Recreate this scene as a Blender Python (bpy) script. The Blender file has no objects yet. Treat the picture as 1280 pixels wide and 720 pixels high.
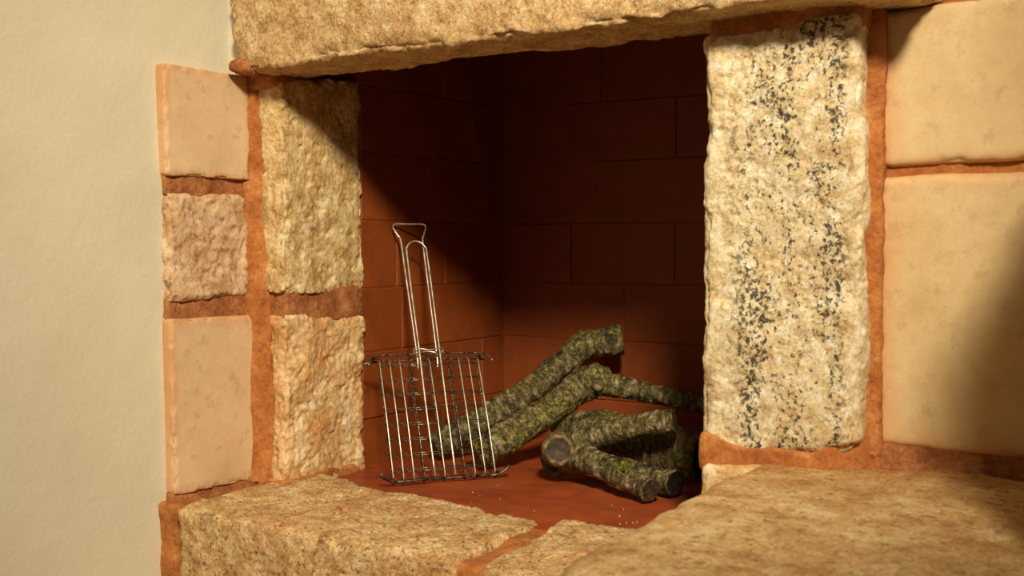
import bpy, math, random
import numpy as np
from mathutils import Vector, Matrix

S = bpy.context.scene
COL = S.collection

# ------------------------------------------------------------------ camera
CAM_LOC = Vector((2.127, -2.182, 0.618))
YAW, PITCH, FPX = math.radians(32.0), math.atan(58.0 / 1459.0), 1459.0
cd = bpy.data.cameras.new('camera')
cam = bpy.data.objects.new('camera', cd)
COL.objects.link(cam)
cam.location = CAM_LOC
cam.rotation_euler = (math.radians(90) - PITCH, 0, YAW)
cd.sensor_width = 36.0
cd.lens = FPX / 1280.0 * 36.0
cd.clip_start = 0.05
cd.dof.use_dof = True
cd.dof.focus_distance = 3.15
cd.dof.aperture_fstop = 5.6
S.camera = cam

# ------------------------------------------------------------------ world, light, exposure
S.view_settings.view_transform = 'Standard'
S.view_settings.look = 'None'
S.view_settings.gamma = 1.0
S.view_settings.use_curve_mapping = False
S.view_settings.exposure = 0.0
w = bpy.data.worlds.new('world')
S.world = w
w.use_nodes = True
w.node_tree.nodes['Background'].inputs[0].default_value = (1.0, 0.84, 0.62, 1)
w.node_tree.nodes['Background'].inputs[1].default_value = 0.10


def spot_lamp(name, loc, target, radius, energy, color, cone, blend):
    ld = bpy.data.lights.new(name, 'SPOT')
    ld.shadow_soft_size = radius
    ld.energy = energy
    ld.color = color
    ld.spot_size = math.radians(cone)
    ld.spot_blend = blend
    o = bpy.data.objects.new(name, ld)
    COL.objects.link(o)
    o.location = loc
    o.rotation_euler = (Vector(target) - Vector(loc)).to_track_quat('-Z', 'Y').to_euler()
    return o


spot_lamp('ceiling_spot', (3.0, -2.95, 2.95), (0.62, 0.0, 0.58), 0.30, 1230, (1.0, 0.885, 0.69), 43, 1.0)

# ------------------------------------------------------------------ numeric noise
def _hash(ix, iy, iz, seed):
    h = (ix.astype(np.int64) * 374761393 + iy.astype(np.int64) * 668265263 + iz.astype(np.int64) * 2147483647 + seed * 1274126177) & 0xFFFFFFFF
    h = ((h ^ (h >> 13)) * 1274126177) & 0xFFFFFFFF
    h = ((h ^ (h >> 16)) * 2246822519) & 0xFFFFFFFF
    return ((h ^ (h >> 15)) & 0xFFFFFF) / float(0xFFFFFF) * 2 - 1


def vnoise(p, seed=0):
    i = np.floor(p).astype(np.int64)
    f = p - i
    f = f * f * f * (f * (f * 6 - 15) + 10)
    out = 0
    for dx in (0, 1):
        wx = f[:, 0] if dx else 1 - f[:, 0]
        for dy in (0, 1):
            wy = f[:, 1] if dy else 1 - f[:, 1]
            for dz in (0, 1):
                wz = f[:, 2] if dz else 1 - f[:, 2]
                out = out + wx * wy * wz * _hash(i[:, 0] + dx, i[:, 1] + dy, i[:, 2] + dz, seed)
    return out


def fbm(p, octaves=4, seed=0):
    a, s, tot = 1.0, 0.0, 0.0
    for k in range(octaves):
        s = s + a * vnoise(p * (2.03 ** k) + 17.3 * k, seed + k)
        tot += a
        a *= 0.5
    return s / tot * 1.6


# ------------------------------------------------------------------ scene helpers
def tag(o, label=None, cat=None, group=None, kind=None):
    if label: o['label'] = label
    if cat: o['category'] = cat
    if group: o['group'] = group
    if kind: o['kind'] = kind
    return o


def empty(name, loc):
    o = bpy.data.objects.new(name, None)
    o.empty_display_size = 0.05
    COL.objects.link(o)
    o.location = loc
    return o


def world_loc(o):
    l = Vector(o.location)
    while o.parent:
        o = o.parent
        l += o.location
    return l


def link_mesh(name, verts, faces, mat, parent=None, origin=None, smooth=True):
    """verts in world space; origin = world point of the object's origin"""
    verts = np.asarray(verts, float)
    if origin is None:
        origin = np.array([(verts[:, 0].min() + verts[:, 0].max()) / 2, (verts[:, 1].min() + verts[:, 1].max()) / 2, verts[:, 2].min()])
    origin = np.asarray(origin, float)
    me = bpy.data.meshes.new(name)
    me.from_pydata((verts - origin).tolist(), [], faces if isinstance(faces, list) else faces.tolist())
    me.materials.append(mat)
    if smooth:
        me.polygons.foreach_set('use_smooth', [True] * len(me.polygons))
    me.update()
    o = bpy.data.objects.new(name, me)
    COL.objects.link(o)
    pl = world_loc(parent) if parent else Vector((0, 0, 0))
    if parent: o.parent = parent
    o.location = Vector(origin) - pl
    return o


def box8(x0, x1, y0, y1, z0, z1, **mv):
    c = np.array([[x, y, z] for z in (z0, z1) for y in (y0, y1) for x in (x0, x1)], float)
    # overrides: key like 'x0y1z1' bits -> offset
    for k, d in mv.items():
        for n in range(8):
            bits = (n & 1, (n >> 1) & 1, (n >> 2) & 1)
            want = k[1:]
            if all(ch == '_' or int(ch) == b for ch, b in zip(want, bits)):
                c[n] += np.array(d, float)
    return c


def stone(name, C8, mat, parent=None, h=0.006, r=0.012, warp=0.004, wfreq=5.0, rough=0.002, rfreq=30.0,
          chip=0.0, chipw=0.02, chipf=18.0, pit=0.0, pitf=45.0, seed=0, shape=None, sag=None):
    C8 = np.asarray(C8, float)
    ex = [np.mean([np.linalg.norm(C8[b] - C8[a]) for a, b in prs]) for prs in
          (((0, 1), (2, 3), (4, 5), (6, 7)), ((0, 2), (1, 3), (4, 6), (5, 7)), ((0, 4), (1, 5), (2, 6), (3, 7)))]
    L = np.array(ex)
    r = min(r, 0.49 * L.min())
    n = np.maximum(3, np.ceil(L / h).astype(int))
    idx = -np.ones(n + 1, int)
    I, J, K = np.meshgrid(*[np.arange(k + 1) for k in n], indexing='ij')
    m = (I == 0) | (I == n[0]) | (J == 0) | (J == n[1]) | (K == 0) | (K == n[2])
    idx[m] = np.arange(m.sum())
    uvw = np.stack([I[m] / n[0], J[m] / n[1], K[m] / n[2]], 1)
    p = (uvw - 0.5) * L
    inner = L / 2 - r
    q = np.clip(p, -inner, inner)
    d = p - q
    dl = np.linalg.norm(d, axis=1, keepdims=True)
    nrm = d / np.maximum(dl, 1e-9)
    p2 = q + nrm * r
    a = np.sort(L / 2 - np.abs(p), axis=1)
    edge = np.exp(-(a[:, 1] / chipw) ** 2)
    t = p2 / L + 0.5
    u, v, ww = t[:, 0:1], t[:, 1:2], t[:, 2:3]
    P = 0
    for k in range(8):
        P = P + (u if k & 1 else 1 - u) * (v if k & 2 else 1 - v) * (ww if k & 4 else 1 - ww) * C8[k]
    sd = seed * 31
    for ax in range(3):
        P[:, ax] += warp * fbm(P * wfreq, 2, sd + 100 * ax)
    disp = rough * (0.55 * fbm(P * rfreq, 3, sd + 7) + 0.3 - 0.8 * np.abs(fbm(P * rfreq * 2.3, 4, sd + 8)))
    if chip:
        c = fbm(P * chipf, 3, sd + 11)
        disp -= chip * edge * np.clip(c + 0.25, 0, 1.2)
    if pit:
        c = fbm(P * pitf, 3, sd + 13)
        disp -= pit * np.clip(c - 0.25, 0, 0.6) / 0.6
    P = P + nrm * disp[:, None]
    if shape is not None:
        P = shape(P, nrm)
    F = []
    for sl, flip in ((idx[0], True), (idx[-1], False), (idx[:, 0], False), (idx[:, -1], True), (idx[:, :, 0], True), (idx[:, :, -1], False)):
        A, B, Cc, Dd = sl[:-1, :-1], sl[1:, :-1], sl[1:, 1:], sl[:-1, 1:]
        f = np.stack([A, B, Cc, Dd], -1).reshape(-1, 4)
        F.append(f[:, ::-1] if flip else f)
    return link_mesh(name, P, np.concatenate(F), mat, parent)


def tube_mesh(pts, rad, seg=8, caps=True):
    """plain round wire along a polyline -> verts, faces"""
    pts = [Vector(p) for p in pts]
    n = len(pts)
    rads = rad if hasattr(rad, '__len__') else [rad] * n
    V, F = [], []
    prev = None
    for i, p in enumerate(pts):
        t = (pts[min(i + 1, n - 1)] - pts[max(i - 1, 0)]).normalized()
        if prev is None:
            a = Vector((0, 0, 1)) if abs(t.z) < 0.9 else Vector((1, 0, 0))
            u = t.cross(a).normalized()
        else:
            u = (prev - t * prev.dot(t)).normalized()
        prev = u
        vv = t.cross(u)
        for k in range(seg):
            an = 2 * math.pi * k / seg
            V.append(p + (u * math.cos(an) + vv * math.sin(an)) * rads[i])
    for i in range(n - 1):
        for k in range(seg):
            k2 = (k + 1) % seg
            F.append([i * seg + k, i * seg + k2, (i + 1) * seg + k2, (i + 1) * seg + k])
    if caps:
        F.append([k for k in range(seg)][::-1])
        F.append([(n - 1) * seg + k for k in range(seg)])
    return np.array([list(v) for v in V]), F


def catmull(pts, per=8):
    pts = [np.array(p, float) for p in pts]
    P = [2 * pts[0] - pts[1]] + pts + [2 * pts[-1] - pts[-2]]
    out = []
    for i in range(1, len(P) - 2):
        for k in range(per):
            t = k / per
            a, b, c, d = P[i - 1], P[i], P[i + 1], P[i + 2]
            out.append(0.5 * (2 * b + (c - a) * t + (2 * a - 5 * b + 4 * c - d) * t * t + (3 * b - a - 3 * c + d) * t ** 3))
    out.append(pts[-1])
    return np.array(out)


# ------------------------------------------------------------------ materials
def srgb(r, g, b):
    f = lambda c: (c / 255 / 12.92) if c / 255 <= 0.04045 else ((c / 255 + 0.055) / 1.055) ** 2.4
    return (f(r), f(g), f(b), 1.0)


class NT:
    def __init__(s, name):
        s.m = bpy.data.materials.new(name)
        s.m.use_nodes = True
        s.t = s.m.node_tree
        s.b = s.t.nodes['Principled BSDF']
        s.co = s.t.nodes.new('ShaderNodeTexCoord').outputs['Object']

    def n(s, typ, **kw):
        nd = s.t.nodes.new(typ)
        for k, v in kw.items():
            setattr(nd, k, v)
        return nd

    def l(s, a, b): s.t.links.new(a, b)

    def mapping(s, scale=(1, 1, 1), loc=(0, 0, 0), rot=(0, 0, 0), src=None):
        nd = s.n('ShaderNodeMapping')
        nd.inputs['Scale'].default_value = scale
        nd.inputs['Location'].default_value = loc
        nd.inputs['Rotation'].default_value = rot
        s.l(src or s.co, nd.inputs['Vector'])
        return nd.outputs[0]

    def noise(s, scale, detail=6, rough=0.6, src=None, dist=0.0):
        nd = s.n('ShaderNodeTexNoise')
        nd.inputs['Scale'].default_value = scale
        nd.inputs['Detail'].default_value = detail
        nd.inputs['Roughness'].default_value = rough
        nd.inputs['Distortion'].default_value = dist
        s.l(src or s.co, nd.inputs['Vector'])
        return nd.outputs['Fac']

    def voro(s, scale, src=None, feature='F1'):
        nd = s.n('ShaderNodeTexVoronoi', feature=feature)
        nd.inputs['Scale'].default_value = scale
        s.l(src or s.co, nd.inputs['Vector'])
        return nd.outputs['Distance']

    def ramp(s, fac, stops, interp='LINEAR'):
        nd = s.n('ShaderNodeValToRGB')
        cr = nd.color_ramp
        cr.interpolation = interp
        while len(cr.elements) < len(stops): cr.elements.new(0.5)
        for e, (p, c) in zip(cr.elements, stops):
            e.position = p
            e.color = c if hasattr(c, '__len__') else (c, c, c, 1)
        s.l(fac, nd.inputs[0])
        return nd.outputs[0]

    def math(s, op, a, b=None):
        nd = s.n('ShaderNodeMath', operation=op)
        for i, x in enumerate((a, b)):
            if x is None: continue
            if hasattr(x, 'links'): s.l(x, nd.inputs[i])
            else: nd.inputs[i].default_value = x
        return nd.outputs[0]

    def mix(s, fac, a, b, mode='MIX'):
        nd = s.n('ShaderNodeMix', data_type='RGBA', blend_type=mode)
        for sock, x in ((nd.inputs[0], fac), (nd.inputs[6], a), (nd.inputs[7], b)):
            if hasattr(x, 'links'): s.l(x, sock)
            else: sock.default_value = x
        return nd.outputs[2]

    def sep(s, src=None):
        nd = s.n('ShaderNodeSeparateXYZ')
        s.l(src or s.co, nd.inputs[0])
        return nd.outputs

    def bump(s, height, strength=0.5, dist=0.004, prev=None):
        nd = s.n('ShaderNodeBump')
        nd.inputs['Strength'].default_value = strength
        nd.inputs['Distance'].default_value = dist
        s.l(height, nd.inputs['Height'])
        if prev: s.l(prev, nd.inputs['Normal'])
        return nd.outputs[0]

    def done(s, color, rough, normal=None, spec=0.3, metal=0.0, coat=0.0):
        for key, x in (('Base Color', color), ('Roughness', rough)):
            if hasattr(x, 'links'): s.l(x, s.b.inputs[key])
            else: s.b.inputs[key].default_value = x
        s.b.inputs['Specular IOR Level'].default_value = spec
        s.b.inputs['Metallic'].default_value = metal
        if coat:
            s.b.inputs['Coat Weight'].default_value = coat
            s.b.inputs['Coat Roughness'].default_value = 0.25
        if normal is not None: s.l(normal, s.b.inputs['Normal'])
        return s.m


def mat_stone(name, dark, mid, light, scale=9.0, stain=None, stain_amt=0.4, stain_scale=4.0, speck=None, speck_amt=0.5,
              speck_scale=70, bump=0.5, bdist=0.004, rough=0.75, spec=0.3, off=0.0, fine=70, grain=0.6, holes=None, edge=None):
    k = NT(name)
    co = k.mapping(loc=(off, off * 0.7, -off))
    base = k.ramp(k.noise(scale, 10, 0.72, co), [(0.34, dark), (0.50, mid), (0.66, light)])
    if stain:
        f = k.ramp(k.noise(stain_scale, 7, 0.7, co, 0.6), [(0.46, 0.0), (0.66, stain_amt)])
        base = k.mix(f, base, stain)
    if edge is not None:
        ge = k.sep(k.t.nodes['Texture Coordinate'].outputs['Generated'])
        def dist(c): return k.math('MINIMUM', c, k.math('SUBTRACT', 1.0, c))
        dd = k.math('MINIMUM', dist(ge[edge]), dist(ge[2]))
        dd = k.math('ADD', dd, k.math('MULTIPLY', k.math('SUBTRACT', k.noise(14, 5, 0.6, co), 0.5), 0.10))
        base = k.mix(k.ramp(dd, [(0.0, 0.55), (0.09, 0.0)]), base, srgb(206, 138, 82))
    if grain:
        gr = k.ramp(k.noise(150, 6, 0.75, k.mapping(loc=(off + 4, 1, 2))), [(0.36, 0.28), (0.5, 0.5), (0.64, 0.74)])
        base = k.mix(grain, base, gr, 'OVERLAY')
    if speck:
        f = k.ramp(k.noise(speck_scale, 6, 0.68, co), [(0.555, 0.0), (0.63, speck_amt)])
        base = k.mix(f, base, speck)
    if holes:
        f = k.ramp(k.noise(holes, 4, 0.6, k.mapping(loc=(off, 9, 3), scale=(0.6, 1, 1))), [(0.675, 0.0), (0.71, 0.85)])
        base = k.mix(f, base, srgb(52, 40, 22))
    n1 = k.noise(fine, 8, 0.74, k.mapping(loc=(5, off, 1)))
    n2 = k.noise(fine * 3.2, 4, 0.7, k.mapping(loc=(1, off, 7)))
    nb = k.bump(n2, bump, bdist * 0.6, k.bump(n1, bump, bdist * 1.6))
    return k.done(base, rough, nb, spec)


M = {}
M['smooth_block'] = mat_stone('smooth_limestone', srgb(200, 166, 122), srgb(214, 182, 140), srgb(222, 194, 154), 3.0,
                              stain=srgb(214, 166, 116), stain_amt=0.4, speck=srgb(150, 112, 72), speck_amt=0.28, speck_scale=26,
                              bump=0.2, bdist=0.0012, rough=0.6, fine=60, grain=0.12, edge=1)
M['smooth_block_right'] = mat_stone('smooth_yellow_limestone', srgb(196, 166, 116), srgb(212, 184, 134), srgb(222, 198, 150), 3.0,
                                    stain=srgb(208, 168, 112), stain_amt=0.4, speck=srgb(150, 112, 72), speck_amt=0.22, speck_scale=26,
                                    bump=0.2, bdist=0.0012, rough=0.6, fine=60, grain=0.12, edge=0, off=2.2)
M['pitted_block'] = mat_stone('pitted_limestone', srgb(168, 124, 80), srgb(212, 174, 130), srgb(230, 204, 166), 12,
                              stain=srgb(196, 136, 82), stain_amt=0.5, speck=srgb(116, 78, 44), speck_amt=0.6, speck_scale=42,
                              bump=0.7, bdist=0.004, grain=0.5)
M['lintel'] = mat_stone('tan_limestone', srgb(166, 126, 76), srgb(210, 174, 120), srgb(234, 208, 160), 20,
                        stain=srgb(192, 142, 84), stain_amt=0.5, speck=srgb(104, 74, 40), speck_amt=0.6, speck_scale=95,
                        bump=0.8, bdist=0.004, off=3.1, grain=0.95)
M['jamb'] = mat_stone('yellow_limestone', srgb(160, 128, 76), srgb(210, 178, 120), srgb(238, 218, 170), 16,
                      stain=srgb(190, 134, 70), stain_amt=0.4, stain_scale=6, speck=srgb(112, 86, 46), speck_amt=0.5, speck_scale=75,
                      bump=0.6, bdist=0.003, rough=0.45, spec=0.5, off=1.7, grain=0.7)
M['jamb_low'] = mat_stone('peach_limestone', srgb(180, 136, 80), srgb(218, 182, 124), srgb(242, 222, 180), 12,
                          stain=srgb(206, 134, 70), stain_amt=0.6, stain_scale=8, speck=srgb(124, 82, 42), speck_amt=0.55, speck_scale=50,
                          bump=0.6, bdist=0.003, rough=0.45, spec=0.5, off=5.2, grain=0.5)
M['sill'] = mat_stone('hearth_limestone', srgb(166, 122, 70), srgb(206, 168, 112), srgb(230, 202, 152), 18,
                      stain=srgb(190, 128, 74), stain_amt=0.5, speck=srgb(84, 58, 30), speck_amt=0.85, speck_scale=95,
                      bump=0.7, bdist=0.004, off=8.4, grain=0.95, holes=17)
M['slab'] = mat_stone('slab_limestone', srgb(172, 128, 74), srgb(212, 172, 114), srgb(236, 208, 156), 10,
                      stain=srgb(178, 118, 60), stain_amt=0.6, stain_scale=3.2, speck=srgb(104, 74, 38), speck_amt=0.65, speck_scale=48,
                      bump=0.8, bdist=0.004, off=11.0, grain=0.95, holes=9)
M['mortar'] = mat_stone('orange_mortar', srgb(140, 80, 34), srgb(178, 110, 54), srgb(200, 138, 80), 16,
                        stain=srgb(150, 78, 32), stain_amt=0.55, speck=srgb(112, 58, 24), speck_amt=0.45, speck_scale=70,
                        bump=0.6, bdist=0.003, rough=0.85, grain=0.4)
M['mortar_dark'] = mat_stone('brown_mortar', srgb(124, 68, 34), srgb(166, 102, 56), srgb(196, 134, 82), 20,
                             stain=srgb(126, 66, 34), stain_amt=0.5, bump=0.8, bdist=0.004, rough=0.9, grain=0.6)


def mat_lichen():
    k = NT('pale_limestone_black_lichen')
    base = k.ramp(k.noise(26, 10, 0.74), [(0.33, srgb(172, 142, 94)), (0.47, srgb(216, 194, 148)), (0.64, srgb(242, 232, 204))])
    st = k.ramp(k.noise(9, 6, 0.65), [(0.48, 0.0), (0.68, 0.5)])
    base = k.mix(st, base, srgb(200, 160, 102))
    gr = k.ramp(k.noise(160, 6, 0.75, k.mapping(loc=(3, 1, 2))), [(0.36, 0.26), (0.5, 0.5), (0.64, 0.76)])
    base = k.mix(0.7, base, gr, 'OVERLAY')
    # lichen grows in vertical streaks of clustered specks
    band = k.ramp(k.noise(1.0, 3, 0.6, k.mapping(scale=(11, 11, 3.2), loc=(2.3, 0, 1.1))), [(0.40, 0.0), (0.60, 1.0)])
    fine = k.noise(105, 7, 0.74, k.mapping(scale=(1.0, 1, 0.85)), 0.25)
    th = k.math('ADD', k.math('SUBTRACT', fine, 0.10), k.math('MULTIPLY', band, 0.12))
    f = k.ramp(th, [(0.507, 0.0), (0.55, 0.93)])
    x = k.sep()
    lim = k.ramp(k.math('ADD', x[0], 0.5), [(0.37, 0.1), (0.44, 1.0), (0.62, 1.0), (0.65, 0.1)])
    base = k.mix(k.math('MULTIPLY', f, lim), base, srgb(40, 34, 28))
    nb = k.bump(k.noise(260, 4, 0.7), 0.6, 0.002, k.bump(k.noise(60, 8, 0.74, k.mapping(loc=(4, 4, 4))), 0.8, 0.006))
    return k.done(base, 0.7, nb, 0.3)


M['lichen'] = mat_lichen()


def mat_plaster():
    k = NT('cream_plaster')
    base = k.ramp(k.noise(2.2, 4, 0.5), [(0.3, srgb(206, 198, 170)), (0.7, srgb(218, 210, 184))])
    n = k.bump(k.noise(90, 4, 0.55), 0.35, 0.003, k.bump(k.noise(9, 3, 0.5), 0.25, 0.012))
    return k.done(base, 0.8, n, 0.25)


M['plaster'] = mat_plaster()


def mat_paint(name, dark, mid, light, rough, wear_c):
    k = NT(name)
    base = k.ramp(k.noise(6, 7, 0.65), [(0.3, dark), (0.5, mid), (0.72, light)])
    wear = k.ramp(k.noise(40, 5, 0.65), [(0.66, 0.0), (0.76, 0.3)])
    base = k.mix(wear, base, wear_c)
    n = k.bump(k.noise(160, 4, 0.65), 0.4, 0.002, k.bump(k.noise(16, 6, 0.6), 0.5, 0.006))
    return k.done(base, rough, n, 0.4)


M['paint'] = mat_paint('brown_red_paint', srgb(116, 54, 14), srgb(132, 62, 17), srgb(146, 72, 24), 0.6, srgb(168, 96, 44))
M['paint_floor'] = mat_paint('red_floor_paint', srgb(124, 52, 22), srgb(150, 68, 30), srgb(166, 82, 42), 0.5, srgb(184, 104, 62))


def mat_bark(name, off, green, ringy):
    k = NT(name)
    at = k.n('ShaderNodeAttribute', attribute_name='bark')
    av = at.outputs['Vector']
    co = k.mapping(loc=(off, off * 2, off * 3), src=av)
    st = k.mapping(loc=(off, 0, 0), scale=(1.0, 0.30, 0.30), src=av)
    st2 = k.mapping(loc=(off, off, 0), scale=(1.0, 0.5, 0.5), src=av)
    base = k.ramp(k.noise(62, 9, 0.74, st2), [(0.38, srgb(22, 16, 8)), (0.46, srgb(76, 62, 32)), (0.54, srgb(134, 116, 72)), (0.66, srgb(220, 202, 162))])
    moss = k.ramp(k.noise(10, 8, 0.76, co, 0.4), [(0.42, 0.0), (0.56, green)])
    base = k.mix(moss, base, k.ramp(k.noise(110, 5, 0.7, co), [(0.40, srgb(34, 31, 6)), (0.5, srgb(92, 85, 20)), (0.60, srgb(176, 164, 66))]))
    gr = k.ramp(k.noise(170, 5, 0.75, k.mapping(scale=(1.0, 0.5, 0.5), src=av)), [(0.38, 0.2), (0.5, 0.5), (0.62, 0.82)])
    base = k.mix(0.6, base, gr, 'OVERLAY')
    lent = k.ramp(k.noise(70, 5, 0.65, st), [(0.55, 0.0), (0.63, ringy)])
    base = k.mix(lent, base, srgb(40, 28, 15))
    dk = k.ramp(k.noise(13, 9, 0.75, co), [(0.56, 0.0), (0.63, 0.9)])
    base = k.mix(dk, base, srgb(28, 20, 11))
    n = k.bump(k.noise(70, 5, 0.65, st), 0.9, 0.006, k.bump(k.noise(60, 9, 0.75, co), 1.0, 0.010))
    return k.done(base, 0.38, n, 0.6)


M['bark'] = [mat_bark('mossy_bark_%s' % nm, o, g, q) for nm, o, g, q in (('grey', 0.0, 0.6, .5), ('olive', 3.3, 0.85, .4), ('green', 6.1, 0.8, .6), ('brown', 9.7, 0.45, .85), ('dark', 13.0, 0.3, .8))]


def mat_cut():
    k = NT('sawn_wood_end')
    ln = k.n('ShaderNodeVectorMath', operation='LENGTH')
    k.l(k.co, ln.inputs[0])
    rad = k.math('ADD', ln.outputs['Value'], k.math('MULTIPLY', k.noise(30, 4, 0.6), 0.006))
    rings = k.math('SINE', k.math('MULTIPLY', rad, 1500.0))
    base = k.ramp(k.noise(70, 6, 0.65), [(0.35, srgb(56, 44, 30)), (0.55, srgb(104, 86, 60)), (0.72, srgb(146, 124, 90))])
    base = k.mix(k.ramp(rings, [(0.3, 0.0), (0.9, 0.5)]), base, srgb(46, 34, 22))
    n = k.bump(k.noise(120, 4, 0.6), 0.5, 0.003)
    return k.done(base, 0.7, n, 0.3)


M['cut'] = mat_cut()
kk = NT('weathered_knot'); M['knot_face'] = kk.done(kk.ramp(kk.noise(55, 6, 0.7), [(0.35, srgb(34, 26, 17)), (0.55, srgb(66, 52, 36)), (0.72, srgb(100, 82, 58))]), 0.6, kk.bump(kk.noise(90, 4), 0.6, 0.004), 0.3)
kk = NT('dark_cut_end'); M['cut_dark'] = kk.done(kk.ramp(kk.noise(70, 5), [(0.3, srgb(14, 11, 8)), (0.7, srgb(52, 42, 32))]), 0.85, kk.bump(kk.noise(100, 4), 0.5, 0.003), 0.2)
kk = NT('callus_bark'); M['callus'] = kk.done(kk.ramp(kk.noise(60, 5), [(0.36, srgb(52, 38, 18)), (0.5, srgb(96, 76, 40)), (0.66, srgb(150, 124, 76))]), 0.6, kk.bump(kk.noise(80, 4), 0.6, 0.004), 0.4)
kk = NT('bright_moss'); M['moss'] = kk.done(kk.ramp(kk.noise(140, 4), [(0.3, srgb(70, 84, 14)), (0.7, srgb(146, 162, 48))]), 0.9, kk.bump(kk.noise(300, 3), 0.8, 0.003), 0.1)
kk = NT('steel_wire'); M['steel'] = kk.done(kk.ramp(kk.noise(60, 4), [(0.35, srgb(176, 164, 140)), (0.65, srgb(236, 228, 210))]), 0.36, None, 0.5, 0.72)
kk = NT('sooty_steel_wire'); M['soot'] = kk.done(kk.ramp(kk.noise(90, 4), [(0.40, srgb(34, 29, 23)), (0.62, srgb(140, 128, 106))]), 0.38, None, 0.5, 0.8)
kk = NT('ash_crumb'); M['crumb'] = kk.done(srgb(214, 190, 160), 0.9)

# ================================================================== the setting
# plastered wall on the left, plane x = -0.03, running towards the room
def sheet(name, y0, y1, z0, z1, x, thick, mat, seed):
    hh = 0.02
    c = box8(x - thick, x, y0, y1, z0, z1)
    return stone(name, c, mat, None, h=hh, r=0.004, warp=0.004, wfreq=2.5, rough=0.0008, rfreq=12, seed=seed)


wall_left = sheet('wall_left', -1.9, 0.30, -0.45, 1.75, -0.030, 0.12, M['plaster'], 3)
tag(wall_left, 'cream plastered wall left of the fireplace with limestone quoin blocks', 'wall', kind='structure')

floor = link_mesh('floor', [(-0.15, -3.2, -0.45), (3.4, -3.2, -0.45), (3.4, 0.3, -0.45), (-0.15, 0.3, -0.45),
                            (-0.15, -3.2, -0.55), (3.4, -3.2, -0.55), (3.4, 0.3, -0.55), (-0.15, 0.3, -0.55)],
                  [[0, 1, 2, 3], [7, 6, 5, 4], [0, 4, 5, 1], [1, 5, 6, 2], [2, 6, 7, 3], [3, 7, 4, 0]], M['slab'], smooth=False)
tag(floor, 'stone room floor in front of the raised hearth', 'floor', kind='structure')

# quoin blocks set in the left wall (proud of the plaster)
X0 = -0.10
bA = stone('limestone_block', np.array([[X0, -.292, .771], [0, -.292, .771], [X0, -.026, .774], [0, -.026, .774],
                                       [X0, -.302, 1.034], [0, -.302, 1.034], [X0, -.025, 1.032], [0, -.025, 1.032]]),
           M['smooth_block'], wall_left, h=.004, r=.0025, warp=.002, rough=.0006, rfreq=9, chip=.006, chipw=.006, chipf=45, seed=1)
bB = stone('limestone_block', np.array([[X0, -.290, .474], [0, -.290, .474], [X0, -.008, .484], [0, -.008, .484],
                                       [X0, -.292, .733], [0, -.292, .733], [X0, -.030, .733], [0, -.030, .733]]),
           M['pitted_block'], wall_left, h=.004, r=.018, warp=.006, rough=.003, rfreq=24, chip=.010, chipw=.02, chipf=30, pit=.006, pitf=34, seed=2)
bC = stone('limestone_block', np.array([[X0, -.284, .016], [0, -.284, .016], [X0, -.006, .010], [0, -.006, .010],
                                       [X0, -.288, .437], [0, -.288, .437], [X0, -.010, .429], [0, -.010, .429]]),
           M['smooth_block'], wall_left, h=.004, r=.0030, warp=.003, rough=.0008, rfreq=9, chip=.008, chipw=.007, chipf=40, seed=3)
for y0, y1, z0, z1, sd in ((-.292, -.02, .765, .74, 1), (-.287, -.005, .470, .440, 2)):
    stone('mortar', box8(-.08, -.012, y0, y1, min(z0, z1) - .015, max(z0, z1) + .02), M['mortar_dark'], wall_left,
          h=.005, r=.006, warp=.003, wfreq=12, rough=.003, rfreq=35, chip=.006, chipw=.02, seed=20 + sd)
stone('mortar', np.array([[-.06, -.285, -.06], [.006, -.300, -.06], [-.06, .0, -.05], [.030, -.005, -.05],
                          [-.06, -.285, .024], [-.008, -.285, .024], [-.06, 0, .018], [-.004, 0, .016]]),
      M['mortar_dark'], wall_left, h=.005, r=.006, warp=.004, wfreq=12, rough=.003, rfreq=35, seed=24)
stone('mortar', box8(-.07, .080, -.306, -.200, -.42, .004), M['mortar'], wall_left, h=.006, r=.008, warp=.004, wfreq=12, rough=.003, seed=25)
# corner fillet between the quoin blocks and the jamb
stone('mortar', np.array([[-.06, -.040, .0], [.0, -.030, .0], [.03, .05, .0], [.046, .006, .0],
                          [-.06, -.050, 1.05], [-.004, -.034, 1.05], [.02, .05, 1.05], [.014, .008, 1.05]]),
      M['mortar'], wall_left, h=.006, r=.006, warp=.005, wfreq=9, rough=.002, rfreq=30, seed=26)

# ================================================================== fireplace
fire = tag(empty('fireplace', (0.65, 0.0, -0.45)),
           'rough limestone fireplace with heavy lintel and brown red painted firebox', 'fireplace')

# left jamb, two stones
stone('jamb_stone', np.array([[.000, -.004, .488], [.090, -.002, .486], [.000, .322, .482], [.086, .320, .480],
                              [-.010, -.004, 1.022], [.087, -.002, 1.020], [.000, .318, 1.06], [.084, .314, 1.06]]),
      M['jamb'], fire, h=.0035, r=.007, warp=.006, wfreq=7, rough=.003, rfreq=30, chip=.012, chipw=.014, chipf=30, pit=.005, pitf=44, seed=4)
stone('jamb_stone', np.array([[.026, .006, -.03], [.096, .006, -.03], [.0, .325, -.03], [.090, .325, -.03],
                              [.026, .004, .432], [.092, .004, .432], [.0, .325, .420], [.090, .325, .418]]),
      M['jamb_low'], fire, h=.0035, r=.012, warp=.008, wfreq=9, rough=.005, rfreq=24, chip=.012, chipw=.02, chipf=24, pit=.006, pitf=36, seed=5)
stone('mortar', box8(.01, .083, .008, .318, .405, .50), M['mortar_dark'], fire, h=.005, r=.01, warp=.005, wfreq=11, rough=.003, seed=27)
stone('mortar', box8(.0, .096, -.010, .30, -.03, .014), M['mortar'], fire, h=.005, r=.008, warp=.007, wfreq=12, rough=.004, seed=28)
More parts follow.
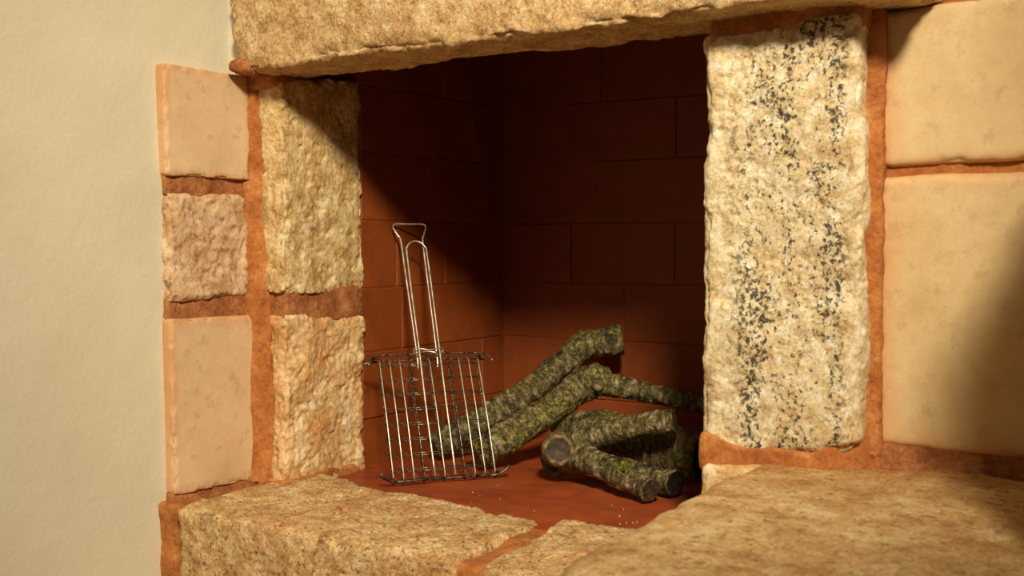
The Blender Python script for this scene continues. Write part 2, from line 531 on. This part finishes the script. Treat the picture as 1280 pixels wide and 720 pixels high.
# under the lintel on the left
stone('mortar', box8(-.04, .075, -.030, .10, 1.00, 1.06), M['mortar'], fire, h=.005, r=.016, warp=.006, wfreq=12, rough=.003, seed=29)

stone('mortar', box8(.010, .074, -.114, -.02, 1.030, 1.064), M['mortar_dark'], fire, h=.004, r=.016, warp=.006, wfreq=14, rough=.003, seed=35)
stone('plaster_infill', box8(-.06, .03, -.060, .12, 1.055, 1.42), M['plaster'], wall_left, h=.008, r=.006, warp=.002, rough=.001, seed=36)
# lintel: one long rough stone
LIN = np.array([[.046, -.108, 1.034], [1.65, -.105, 1.054], [.030, .125, 1.034], [1.65, .140, 1.056],
                [-.045, -.115, 1.42], [1.64, -.12, 1.42], [-.05, .16, 1.42], [1.64, .16, 1.42]])
def lintel_shape(P, n):
    k = np.exp(-((P[:, 0] - .66) / .16) ** 2) * np.clip((1.10 - P[:, 2]) / .06, 0, 1) * np.clip((P[:, 1] - .02) / .08, 0, 1)
    P[:, 1] -= .075 * k
    return P
stone('lintel', LIN, M['lintel'], fire, h=.0055, r=.014, warp=.008, wfreq=5, rough=.0035, rfreq=34, chip=.024, chipw=.022, chipf=16, pit=.003, pitf=60, seed=6, shape=lintel_shape)

# right jamb
stone('jamb_stone', np.array([[1.215, -.004, .195], [1.530, -.004, .215], [1.20, .31, .19], [1.53, .31, .20],
                              [1.205, -.004, 1.036], [1.525, -.004, 1.040], [1.20, .31, 1.05], [1.53, .31, 1.05]]),
      M['lichen'], fire, h=.0035, r=.022, warp=.007, wfreq=7, rough=.0035, rfreq=26, chip=.014, chipw=.022, chipf=14, pit=.004, pitf=48, seed=7)
stone('mortar', box8(1.222, 1.53, .006, .25, 1.020, 1.075), M['mortar'], fire, h=.006, r=.010, warp=.004, wfreq=10, rough=.003, seed=30)
def flare(P, n):
    # thick smear of mortar that climbs the right corner of the jamb foot
    k = np.clip((P[:, 0] - 1.42) / .12, 0, 1) ** 2.0
    l = np.clip((1.30 - P[:, 0]) / .08, 0, 1) ** 1.5
    top = np.clip((P[:, 2] - .17) / .06, 0, 1)
    P[:, 2] += (.10 * k + .030 * l) * top
    P[:, 1] += .055 * k * np.clip((.12 - P[:, 1]) / .10, 0, 1)
    return P
stone('mortar', box8(1.212, 1.550, -.010, .25, .165, .216), M['mortar'], fire, h=.005, r=.010, warp=.007, wfreq=11, rough=.003, rfreq=26, seed=31, shape=flare)
stone('jamb_base_stone', box8(1.222, 1.52, -.030, .32, -.20, .178), M['jamb_low'], fire, h=.007, r=.02, warp=.006, rough=.004, seed=8)

# hearth: two sill stones, mortar between, raised slab on the right
stone('sill_stone', np.array([[.062, -.345, -.40], [.845, -.352, -.40], [.020, .10, -.40], [.825, .03, -.40],
                              [.058, -.338, .003], [.855, -.350, .003], [.020, .150, .006], [.822, .035, .006]]),
      M['sill'], fire, h=.005, r=.014, warp=.007, wfreq=6, rough=.004, rfreq=34, chip=.014, chipw=.018, chipf=22, pit=.004, pitf=60, seed=9)
stone('sill_stone', np.array([[.900, -.345, -.40], [1.42, -.340, -.40], [.880, .06, -.40], [1.42, .11, -.40],
                              [.905, -.345, .002], [1.42, -.34, .002], [.862, .055, .006], [1.42, .115, .006]]),
      M['sill'], fire, h=.0055, r=.018, warp=.009, wfreq=7, rough=.004, rfreq=34, chip=.014, chipw=.02, chipf=20, pit=.004, pitf=60, seed=10)
stone('mortar', np.array([[.83, -.33, -.40], [.92, -.33, -.40], [.81, .03, -.40], [.88, .03, -.40],
                          [.83, -.332, -.012], [.92, -.332, -.012], [.81, .03, -.010], [.88, .03, -.010]]),
      M['mortar'], fire, h=.006, r=.01, warp=.006, wfreq=10, rough=.003, seed=32)
stone('hearth_slab', np.array([[1.37, -1.35, -.40], [2.75, -1.35, -.40], [1.31, .10, -.40], [2.75, .10, -.40],
                               [1.385, -1.35, .190], [2.75, -1.35, .190], [1.300, .10, .188], [2.75, .10, .190]]),
      M['slab'], fire, h=.011, r=.045, warp=.008, wfreq=4, rough=.004, rfreq=14, chip=.01, chipw=.04, chipf=10, seed=11)

# firebox floor
fb_floor = stone('firebox_floor', box8(.02, 1.30, -.02, 1.10, -.10, -.008), M['paint_floor'], fire, h=.012, r=.004, warp=.003, wfreq=5, rough=.003, rfreq=14, seed=12)

# firebox walls of painted blocks
COURSE = [-.06, .125, .31, .488, .676, .868, 1.05, 1.24, 1.43, 1.62]
def chamfer_block(name, a0, a1, z0, z1, axis, pos, depth, parent, mat, jig):
    """block whose face lies on the plane axis=pos; a = the other horizontal axis; bevelled rim"""
    g, b = .0014, .0028
    a0 += g; a1 -= g; z0 += g; z1 -= g
    V, F = [], []
    def ring(ins, off):
        for (a, z) in ((a0 + ins, z0 + ins), (a1 - ins, z0 + ins), (a1 - ins, z1 - ins), (a0 + ins, z1 - ins)):
            s = pos + (off + jig) * (1 if axis == 0 else -1)
            V.append((s, a, z) if axis == 0 else (a, s, z))
    ring(0, -depth); ring(0, -b); ring(b * .4, -b * .3); ring(b, 0)
    for k in range(3):
        for i in range(4):
            j = (i + 1) % 4
            F.append([4 * k + i, 4 * k + j, 4 * k + 4 + j, 4 * k + 4 + i])
    F.append([12, 13, 14, 15]); F.append([3, 2, 1, 0])
    return link_mesh(name, V, F, mat, parent, smooth=False)

rnd = random.Random(5)
fw_l = stone('firebox_wall', box8(-.10, .0745, .315, 1.10, -.06, 1.62), M['paint'], fire, h=.03, r=.002, warp=.0, rough=.0006, seed=13)
fw_b = stone('firebox_wall', box8(.02, 1.34, 1.0435, 1.20, -.06, 1.62), M['paint'], fire, h=.03, r=.002, warp=.0, rough=.0006, seed=14)
fw_r = stone('firebox_wall', box8(1.262, 1.38, .315, 1.10, -.06, 1.62), M['paint'], fire, h=.03, r=.002, warp=.0, rough=.0006, seed=15)
left_j = [[.70], [.52, .92], [.50], [.476, .714], [.62, .926], [.48, .86], [.707], [.55, .9], [.72]]
back_j = [[.30, .70], [.46, .86], [.52, .90], [.334, .688, 1.04], [.417, .80], [.325, .69, 1.05], [.438, .83], [.440, .85], [.32, .7, 1.05]]
for ci in range(len(COURSE) - 1):
    z0, z1 = COURSE[ci], COURSE[ci + 1]
    ys = [.318] + left_j[ci] + [1.046]
    for a, b in zip(ys[:-1], ys[1:]):
        chamfer_block('brick', a, b, z0, z1, 0, .078, .03, fw_l, M['paint'], rnd.uniform(-.002, .002))
    xs = [.080] + back_j[ci] + [1.26]
    for a, b in zip(xs[:-1], xs[1:]):
        chamfer_block('brick', a, b, z0, z1, 1, 1.040, .03, fw_b, M['paint'], rnd.uniform(-.002, .002))
# unseen lid added over the firebox to keep its top dark, and the back of the surround beside and above the opening
stone('shade_lid', box8(-.10, 1.38, .05, 1.20, 1.62, 1.70), M['paint'], fire, h=.05, r=.004, warp=0, rough=.001, seed=16)

# right wall: smooth blocks in orange mortar
wall_right = stone('wall_right', box8(1.50, 2.75, .085, .32, .15, 1.75), M['mortar'], None, h=.012, r=.004, warp=.003, rough=.002, seed=17)
tag(wall_right, 'smooth limestone block wall right of the fireplace jointed in orange mortar', 'wall', kind='structure')
stone('limestone_block', np.array([[1.540, .066, .232], [2.15, .066, .222], [1.55, .2, .23], [2.15, .2, .23],
                                   [1.541, .066, .742], [2.15, .066, .748], [1.55, .2, .742], [2.15, .2, .748]]),
      M['smooth_block_right'], wall_right, h=.007, r=.014, warp=.003, rough=.0008, rfreq=8, chip=.005, chipw=.012, chipf=35, seed=18)
stone('limestone_block', np.array([[1.543, .066, .758], [2.15, .066, .768], [1.55, .2, .758], [2.15, .2, .768],
                                   [1.541, .066, 1.050], [2.15, .066, 1.075], [1.55, .2, 1.05], [2.15, .2, 1.075]]),
      M['smooth_block_right'], wall_right, h=.007, r=.012, warp=.003, rough=.0008, rfreq=8, chip=.006, chipw=.012, chipf=35, seed=19)
stone('limestone_block', box8(1.73, 2.4, .066, .2, 1.085, 1.40), M['smooth_block_right'], wall_right, h=.012, r=.012, warp=.003, rough=.0008, seed=20)
stone('mortar', np.array([[1.545, .045, .17], [2.3, .045, .17], [1.545, .2, .17], [2.3, .2, .17],
                          [1.545, .072, .240], [2.3, .072, .225], [1.545, .2, .240], [2.3, .2, .225]]),
      M['mortar_dark'], wall_right, h=.006, r=.01, warp=.004, wfreq=9, rough=.003, seed=33)
stone('mortar', box8(1.50, 1.553, .045, .2, .20, 1.07), M['mortar'], wall_right, h=.005, r=.012, warp=.005, wfreq=8, rough=.003, seed=34)

# chimney breast above the lintel
wall_breast = stone('wall_back', box8(-.03, 2.75, .0, .05, 1.425, 1.75), M['plaster'], None, h=.03, r=.003, warp=.002, rough=.0008, seed=21)
tag(wall_breast, 'plastered chimney breast above the fireplace lintel', 'wall', kind='structure')

# added low wall just outside the view, shaped to shadow the right blocks
shadow_wall = stone('shadow_wall', box8(1.950, 2.10, -.60, .066, .186, .96, __01=(0, 0, -.05)), M['plaster'], None, h=.02, r=.02, warp=.004, rough=.001, seed=22)
tag(shadow_wall, 'low plastered wall added out of view at far right to shade the blocks', 'wall', kind='structure')

# ================================================================== grill basket
GB0, GB1 = Vector((.290, .161, -.003)), Vector((.474, .397, -.003))
mid = (GB0 + GB1) / 2
U = (GB1 - GB0).normalized()
GW = (GB1 - GB0).length
topc = Vector((.118, .498, .667))
Vv = (topc - mid)
Vv = (Vv - U * Vv.dot(U))
GL = Vv.length
Vv.normalize()
Nn = U.cross(Vv).normalized()
if Nn.dot(CAM_LOC - mid) < 0: Nn = -Nn
grill = tag(empty('grill_basket', mid), 'steel wire grill basket with long looped handle leaning on the firebox wall', 'grill basket')
def g(u, v, n=0.0):
    """u across from centre, v up the basket, n towards the room"""
    return mid + U * u + Vv * v + Nn * n
def wire(name, pts, r, mat, parent, seg=8):
    V, F = tube_mesh(pts, r, seg)
    return link_mesh(name, V, F, mat, parent)
BH = .345
hw = GW / 2 - .012
front = empty('grate', (0, 0, 0)); back = empty('grate', (0, 0, 0))
def bar(v, n, lean, r=.0024, ear=.036, drop=.034, fwd=.02):
    a = [g(-hw - ear, v - drop * lean, n + fwd), g(-hw - ear * .6, v - drop * .35 * lean, n + fwd * .6), g(-hw + .004, v, n), g(-hw + .03, v + .001, n),
         g(0, v + .002, n), g(hw - .03, v + .001, n), g(hw - .004, v, n), g(hw + ear * .6, v - drop * .35 * lean, n + fwd * .6), g(hw + ear, v - drop * lean, n + fwd)]
    return catmull(a, 4)
for gi, (root, n0) in enumerate(((front, .012), (back, -.012))):
    root.name = 'grate'
    root.parent = grill
    # rim bars at the top and the bottom with bent ears
    s = 1 if gi == 0 else -1
    wire('rim_bar', bar(BH + .004 * s, n0, 1.0 if gi == 0 else .1, fwd=.022 if gi == 0 else -.004), .0027, M['soot'], root)
    wire('rim_bar', bar(.006 - .004 * s, n0, -.55 if gi == 0 else -.35, fwd=.020 if gi == 0 else .032), .0029, M['soot'], root)
    nv = 11
    for k in range(nv):
        uu = -hw + 2 * hw * k / (nv - 1)
        if gi == 1: uu += .004
        v0, v1 = .004, BH - .006 if gi == 0 else BH - .02
        pts = [g(uu, v0, n0 - .004 * s), g(uu, v0 + .012, n0 + .003 * s), g(uu + .001, BH * .5, n0 + .003 * s), g(uu, v1 - .012, n0 + .003 * s), g(uu, v1, n0 - .004 * s)]
        if (gi == 0 and k not in (4, 6)) or (gi == 1 and k in (0, 3, 5, 7, 10)):
            wire('wire', pts, .0019 if gi == 0 else .0014, M['steel'] if (gi == 0 and k not in (3, 7)) else M['soot'], root, 6)
    nh = 8
    for k in range(nh):
        v = .028 + (BH - .055) * k / (nh - 1) + (0.012 if gi else 0)
        wire('wire', [g(-hw - .001, v, n0 - .002 * s), g(0, v + .001, n0 - .002 * s), g(hw + .001, v, n0 - .002 * s)], .0014, M['soot'], root, 6)
# side links joining the two grates at the corners
for su in (-1, 1):
    for v in (.010, BH - .006):
        wire('corner_link', catmull([g(su * hw, v, .014), g(su * (hw + .012), v + .004, .004), g(su * (hw + .012), v + .004, -.006), g(su * hw, v, -.014)], 4), .0024, M['soot'], grill, 6)
# handles: wide loop of the back grate, narrow arched loop of the front grate
hy = GL
wl = .026
wire('handle', catmull([g(-.027, BH - .03, -.010), g(-.027, BH + .02, -.004), g(-.030, hy - .16, .0), g(-.031, hy - .055, .0), g(-.038, hy - .035, .0), g(-.048, hy - .014, .0), g(-.046, hy - .003, .0),
                        g(-.038, hy + .001, .0), g(0, hy + .001, .0), g(.038, hy + .001, .0), g(.046, hy - .003, .0), g(.047, hy - .012, .0), g(.038, hy - .036, .0), g(.033, hy - .055, .0), g(.031, hy - .16, .0),
                        g(.029, BH + .02, -.004), g(.028, BH - .03, -.010)], 6), .0027, M['steel'], grill)
arch = [g(.008 + .029 * math.cos(t), hy - .092 + .029 * math.sin(t) * 1.15, .010) for t in np.linspace(math.pi, 0, 9)]
wire('handle', catmull([g(-hw * .2, .010, .016), g(-hw * .2, BH * .6, .017), g(-.024, BH + .02, .013), g(-.023, hy - .22, .011)] + arch +
                       [g(.036, hy - .22, .011), g(.033, BH + .02, .013), g(hw * .2 + .002, BH * .6, .017), g(hw * .2, .010, .016)], 5), .0026, M['steel'], grill)
ring = [g(.004 + .042 * math.cos(t), BH + .018 + .004 * math.sin(3 * t), .004 + .016 * math.sin(t)) for t in np.linspace(0, 2 * math.pi, 25)]
wire('locking_ring', ring, .0018, M['steel'], grill, 6)

# ================================================================== logs
def log_mesh(path, radii, seed, seg=56, per=18, lump=.10, rough=.003):
    C = catmull(path, per)
    R = catmull([(r, 0, 0) for r in radii], per)[:, 0]
    V, F = tube_mesh([Vector(p) for p in C], list(R), seg, caps=False)
    n = len(C)
    ctr = np.repeat(C, seg, axis=0)
    d = V - ctr
    rr = np.linalg.norm(d, axis=1, keepdims=True)
    dn = d / np.maximum(rr, 1e-9)
    disp = rr[:, 0] * lump * fbm(V * 14, 3, seed) + rough * fbm(V * 60, 4, seed + 5) + .0015 * fbm(V * 180, 2, seed + 9)
    V = V + dn * disp[:, None]
    return V, F, C, R, seg, n

def bark_attr(o, pts, C, R, seg, n):
    al = np.concatenate([[0], np.cumsum(np.linalg.norm(np.diff(C, axis=0), axis=1))])
    th = np.arange(seg) * 2 * math.pi / seg
    A = np.stack([np.repeat(al, seg), (R[:, None] * np.cos(th)).ravel(), (R[:, None] * np.sin(th)).ravel()], 1)
    A = np.concatenate([A, A[:seg], A[-seg:]])[:len(o.data.vertices)]
    at = o.data.attributes.new('bark', 'FLOAT_VECTOR', 'POINT')
    at.data.foreach_set('vector', A.astype(np.float32).ravel())


def branch(name, path, radii, mat, parent, seed, ends=('cut', 'cut'), origin=None, **kw):
    V, F, C, R, seg, n = log_mesh(path, radii, seed, **kw)
    V = list(map(tuple, V))
    base = len(V)
    caps = []
    for e, i, sgn in ((0, 0, 1), (1, n - 1, -1)):
        ringi = np.array(V[i * seg:(i + 1) * seg])
        c = ringi.mean(0)
        t = (C[1] - C[0]) if e == 0 else (C[-1] - C[-2])
        t = t / np.linalg.norm(t) * (-1 if e == 0 else 1)
        rs = [ringi]
        # rounded bark lip, then the cut face as a separate part
        inner = c + (ringi - c) * .90 + t * R[i] * .06
        off = len(V)
        V.extend(map(tuple, inner))
        for k in range(seg):
            k2 = (k + 1) % seg
            f = [i * seg + k, i * seg + k2, off + k2, off + k]
            F.append(f if e == 1 else f[::-1])
        caps.append((inner, c, t, R[i], e))
    o = link_mesh(name, V, F, mat, parent, origin)
    bark_attr(o, V, C, R, seg, n)
    for (inner, c, t, r, e), kind in zip(caps, ends):
        CV = []
        CF = []
        fr = (1.0, .8, .55, .3)
        for q, s_ in enumerate(fr):
            ring_ = c + t * r * .06 + (inner - (c + t * r * .06)) * s_
            if q: ring_ = ring_ + t[None] * (.0016 * fbm(ring_ * 120, 2, seed + 3))[:, None]
            CV.extend(map(tuple, ring_))
        for q in range(len(fr) - 1):
            for k in range(seg):
                k2 = (k + 1) % seg
                f = [q * seg + k, q * seg + k2, (q + 1) * seg + k2, (q + 1) * seg + k]
                CF.append(f if e == 1 else f[::-1])
        last = [(len(fr) - 1) * seg + k for k in range(seg)]
        CF.append(last if e == 1 else last[::-1])
        link_mesh('cut_end', CV, CF, M[kind], o, origin=c)
    return o

def knot(parent, center, direction, r, length, mat, facemat, seed, name='knot'):
    d = np.array(direction, float); d /= np.linalg.norm(d)
    c = np.array(center, float)
    path = [c - d * length, c - d * length * .667, c - d * length * .333, c]
    V, F, C, R, seg, n = log_mesh([tuple(p) for p in path], [r * .98, r * 1.02, r * 1.05, r * .92], seed, seg=24, per=5, rough=.002)
    V = list(map(tuple, V))
    rg = np.array(V[(n - 1) * seg:n * seg]); cc = rg.mean(0)
    o1 = len(V)
    V.extend(map(tuple, cc + (rg - cc) * .72 - d * r * .12))
    for k in range(seg):
        k2 = (k + 1) % seg
        F.append([(n - 1) * seg + k, (n - 1) * seg + k2, o1 + k2, o1 + k])
    o = link_mesh(name, V, F, mat, parent)
    bark_attr(o, V, C, R, seg, n)
    disc = cc + (rg - cc) * .76 - d * r * .07
    V2 = list(map(tuple, disc)) + list(map(tuple, cc - d * r * .07 + (disc - cc + d * r * .07) * .5 - d * r * .06)) + [tuple(cc - d * r * .10)]
    F2 = []
    for k in range(seg):
        k2 = (k + 1) % seg
        F2.append([k, k2, seg + k2, seg + k]); F2.append([seg + k, seg + k2, 2 * seg])
    if o.parent and o.parent.parent is None:
        link_mesh('cut_face', V2, F2, facemat, o, origin=cc)
    else:
        link_mesh('cut_face', V2, F2, facemat, parent, origin=cc)
    return o

# A: long branch leaning up to the back wall
GRP = 'firewood in the firebox'
lA = branch('log', [(.190, .500, .034), (.270, .615, .100), (.350, .735, .172), (.395, .820, .232), (.425, .862, .268), (.462, .885, .305), (.515, .915, .318), (.562, .940, .326)],
            [.036, .040, .038, .037, .040, .044, .046, .049], M['bark'][0], None, 41, ('cut', 'cut_dark'), origin=(.190, .500, .0), lump=.11)
tag(lA, 'long straight mossy branch leaning up against the back of the firebox', 'log', GRP)
knot(lA, (.418, .815, .288), (-.2, -.6, .8), .016, .03, M['bark'][4], M['cut_dark'], 50)
knot(lA, (.545, .882, .300), (.5, -.8, -.25), .014, .03, M['bark'][1], M['cut'], 53)
# B: thick crooked log with thin limb to the right
lB = branch('log', [(.372, .440, .040), (.440, .540, .092), (.500, .640, .152), (.545, .712, .205), (.585, .735, .224), (.625, .742, .216)],
            [.040, .044, .041, .047, .048, .034], M['bark'][1], None, 42, ('cut', 'cut'), origin=(.372, .440, .0), lump=.12)
tag(lB, 'thick crooked olive log in the middle of the pile with a thin limb', 'log', GRP)
branch('limb', [(.575, .738, .220), (.650, .760, .208), (.760, .780, .190), (.900, .790, .174), (1.02, .80, .16)],
       [.036, .031, .027, .027, .024], M['bark'][3], lB, 43, ('cut', 'cut_dark'), lump=.14)
knot(lB, (.520, .615, .160), (.55, -.75, .1), .020, .03, M['bark'][1], M['callus'], 51)
knot(lB, (.615, .690, .222), (.55, -.75, .1), .018, .04, M['bark'][3], M['callus'], 54)
# C: stout log at the back right
lC = branch('log', [(.490, .700, .080), (.605, .660, .094), (.730, .640, .090), (.840, .628, .078), (.962, .612, .068)],
            [.036, .056, .062, .065, .066], M['bark'][2], None, 44, ('cut', 'cut_dark'), origin=(.72, .645, .0), lump=.10)
tag(lC, 'stout straight green log lying at the back right behind the forked branch', 'log', GRP)
# D: forked branch in front with sawn knot
lD = branch('log', [(.600, .480, .044), (.650, .455, .058), (.740, .420, .060), (.840, .375, .045), (.905, .348, .034), (.945, .330, .026)],
            [.050, .043, .033, .030, .029, .032], M['bark'][3], None, 45, ('cut_dark', 'knot_face'), origin=(.78, .40, .0), lump=.13)
tag(lD, 'forked branch at the front of the pile with a round sawn knot', 'log', GRP)
branch('limb', [(.640, .490, .085), (.720, .490, .112), (.820, .490, .145), (.900, .495, .168), (.930, .50, .174)],
       [.036, .028, .028, .032, .026], M['bark'][0], lD, 46, ('cut', 'cut'), lump=.16)
knot(lD, (.662, .386, .088), (.47, -.87, .16), .042, .075, M['callus'], M['knot_face'], 52)
knot(lD, (.625, .420, .035), (.1, -.9, -.1), .022, .04, M['bark'][4], M['cut_dark'], 55)
knot(lD, (.800, .372, .080), (.3, -.5, .8), .010, .02, M['bark'][3], M['cut_dark'], 56)
# E: short stub
lE = branch('log', [(.745, .505, .040), (.820, .475, .036), (.900, .440, .033), (.972, .415, .031)],
            [.026, .029, .029, .031], M['bark'][4], None, 47, ('cut', 'cut_dark'), origin=(.86, .47, .0), lump=.13)
tag(lE, 'short dark stub with blackened cut end beside the forked branch', 'log', GRP)

# moss tuft near the tip of the forked branch
def moss(parent, c, r, seed):
    rn = random.Random(seed)
    V, F = [], []
    for k in range(60):
        d = Vector((rn.gauss(0, 1), rn.gauss(0, 1), rn.gauss(0.3, 1))).normalized()
        p = Vector(c) + d * r * rn.uniform(.3, 1)
        s = rn.uniform(.002, .0045)
        i = len(V)
        a = d.orthogonal().normalized(); b = d.cross(a)
        V += [tuple(p + a * s), tuple(p - a * s * .5 + b * s * .8), tuple(p - a * s * .5 - b * s * .8), tuple(p + d * s * 2.2)]
        F += [[i, i + 1, i + 3], [i + 1, i + 2, i + 3], [i + 2, i, i + 3], [i, i + 2, i + 1]]
    o = link_mesh('moss', V, F, M['moss'], parent, smooth=False)
    o['kind'] = 'stuff'
moss(lD, (.868, .345, .062), .020, 1)
moss(lD, (.690, .425, .094), .014, 2)

# ash crumbs on the firebox floor
rn = random.Random(9)
V, F = [], []
for k in range(26):
    x, y = rn.uniform(.45, 1.05), rn.uniform(.12, .46)
    s = rn.uniform(.0008, .0018)
    i = len(V)
    z = -.0085
    V += [(x - s, y - s, z), (x + s, y - s, z), (x + s, y + s, z), (x - s, y + s, z), (x, y, z + s * 1.8)]
    F += [[3, 2, 1, 0], [i + 0, i + 1, i + 4], [i + 1, i + 2, i + 4], [i + 2, i + 3, i + 4], [i + 3, i + 0, i + 4]]
    F[-5] = [i + 3, i + 2, i + 1, i]
cr = link_mesh('ash_crumbs', V, F, M['crumb'], smooth=False)
tag(cr, 'pale ash crumbs scattered on the red firebox floor', 'crumbs', kind='stuff')
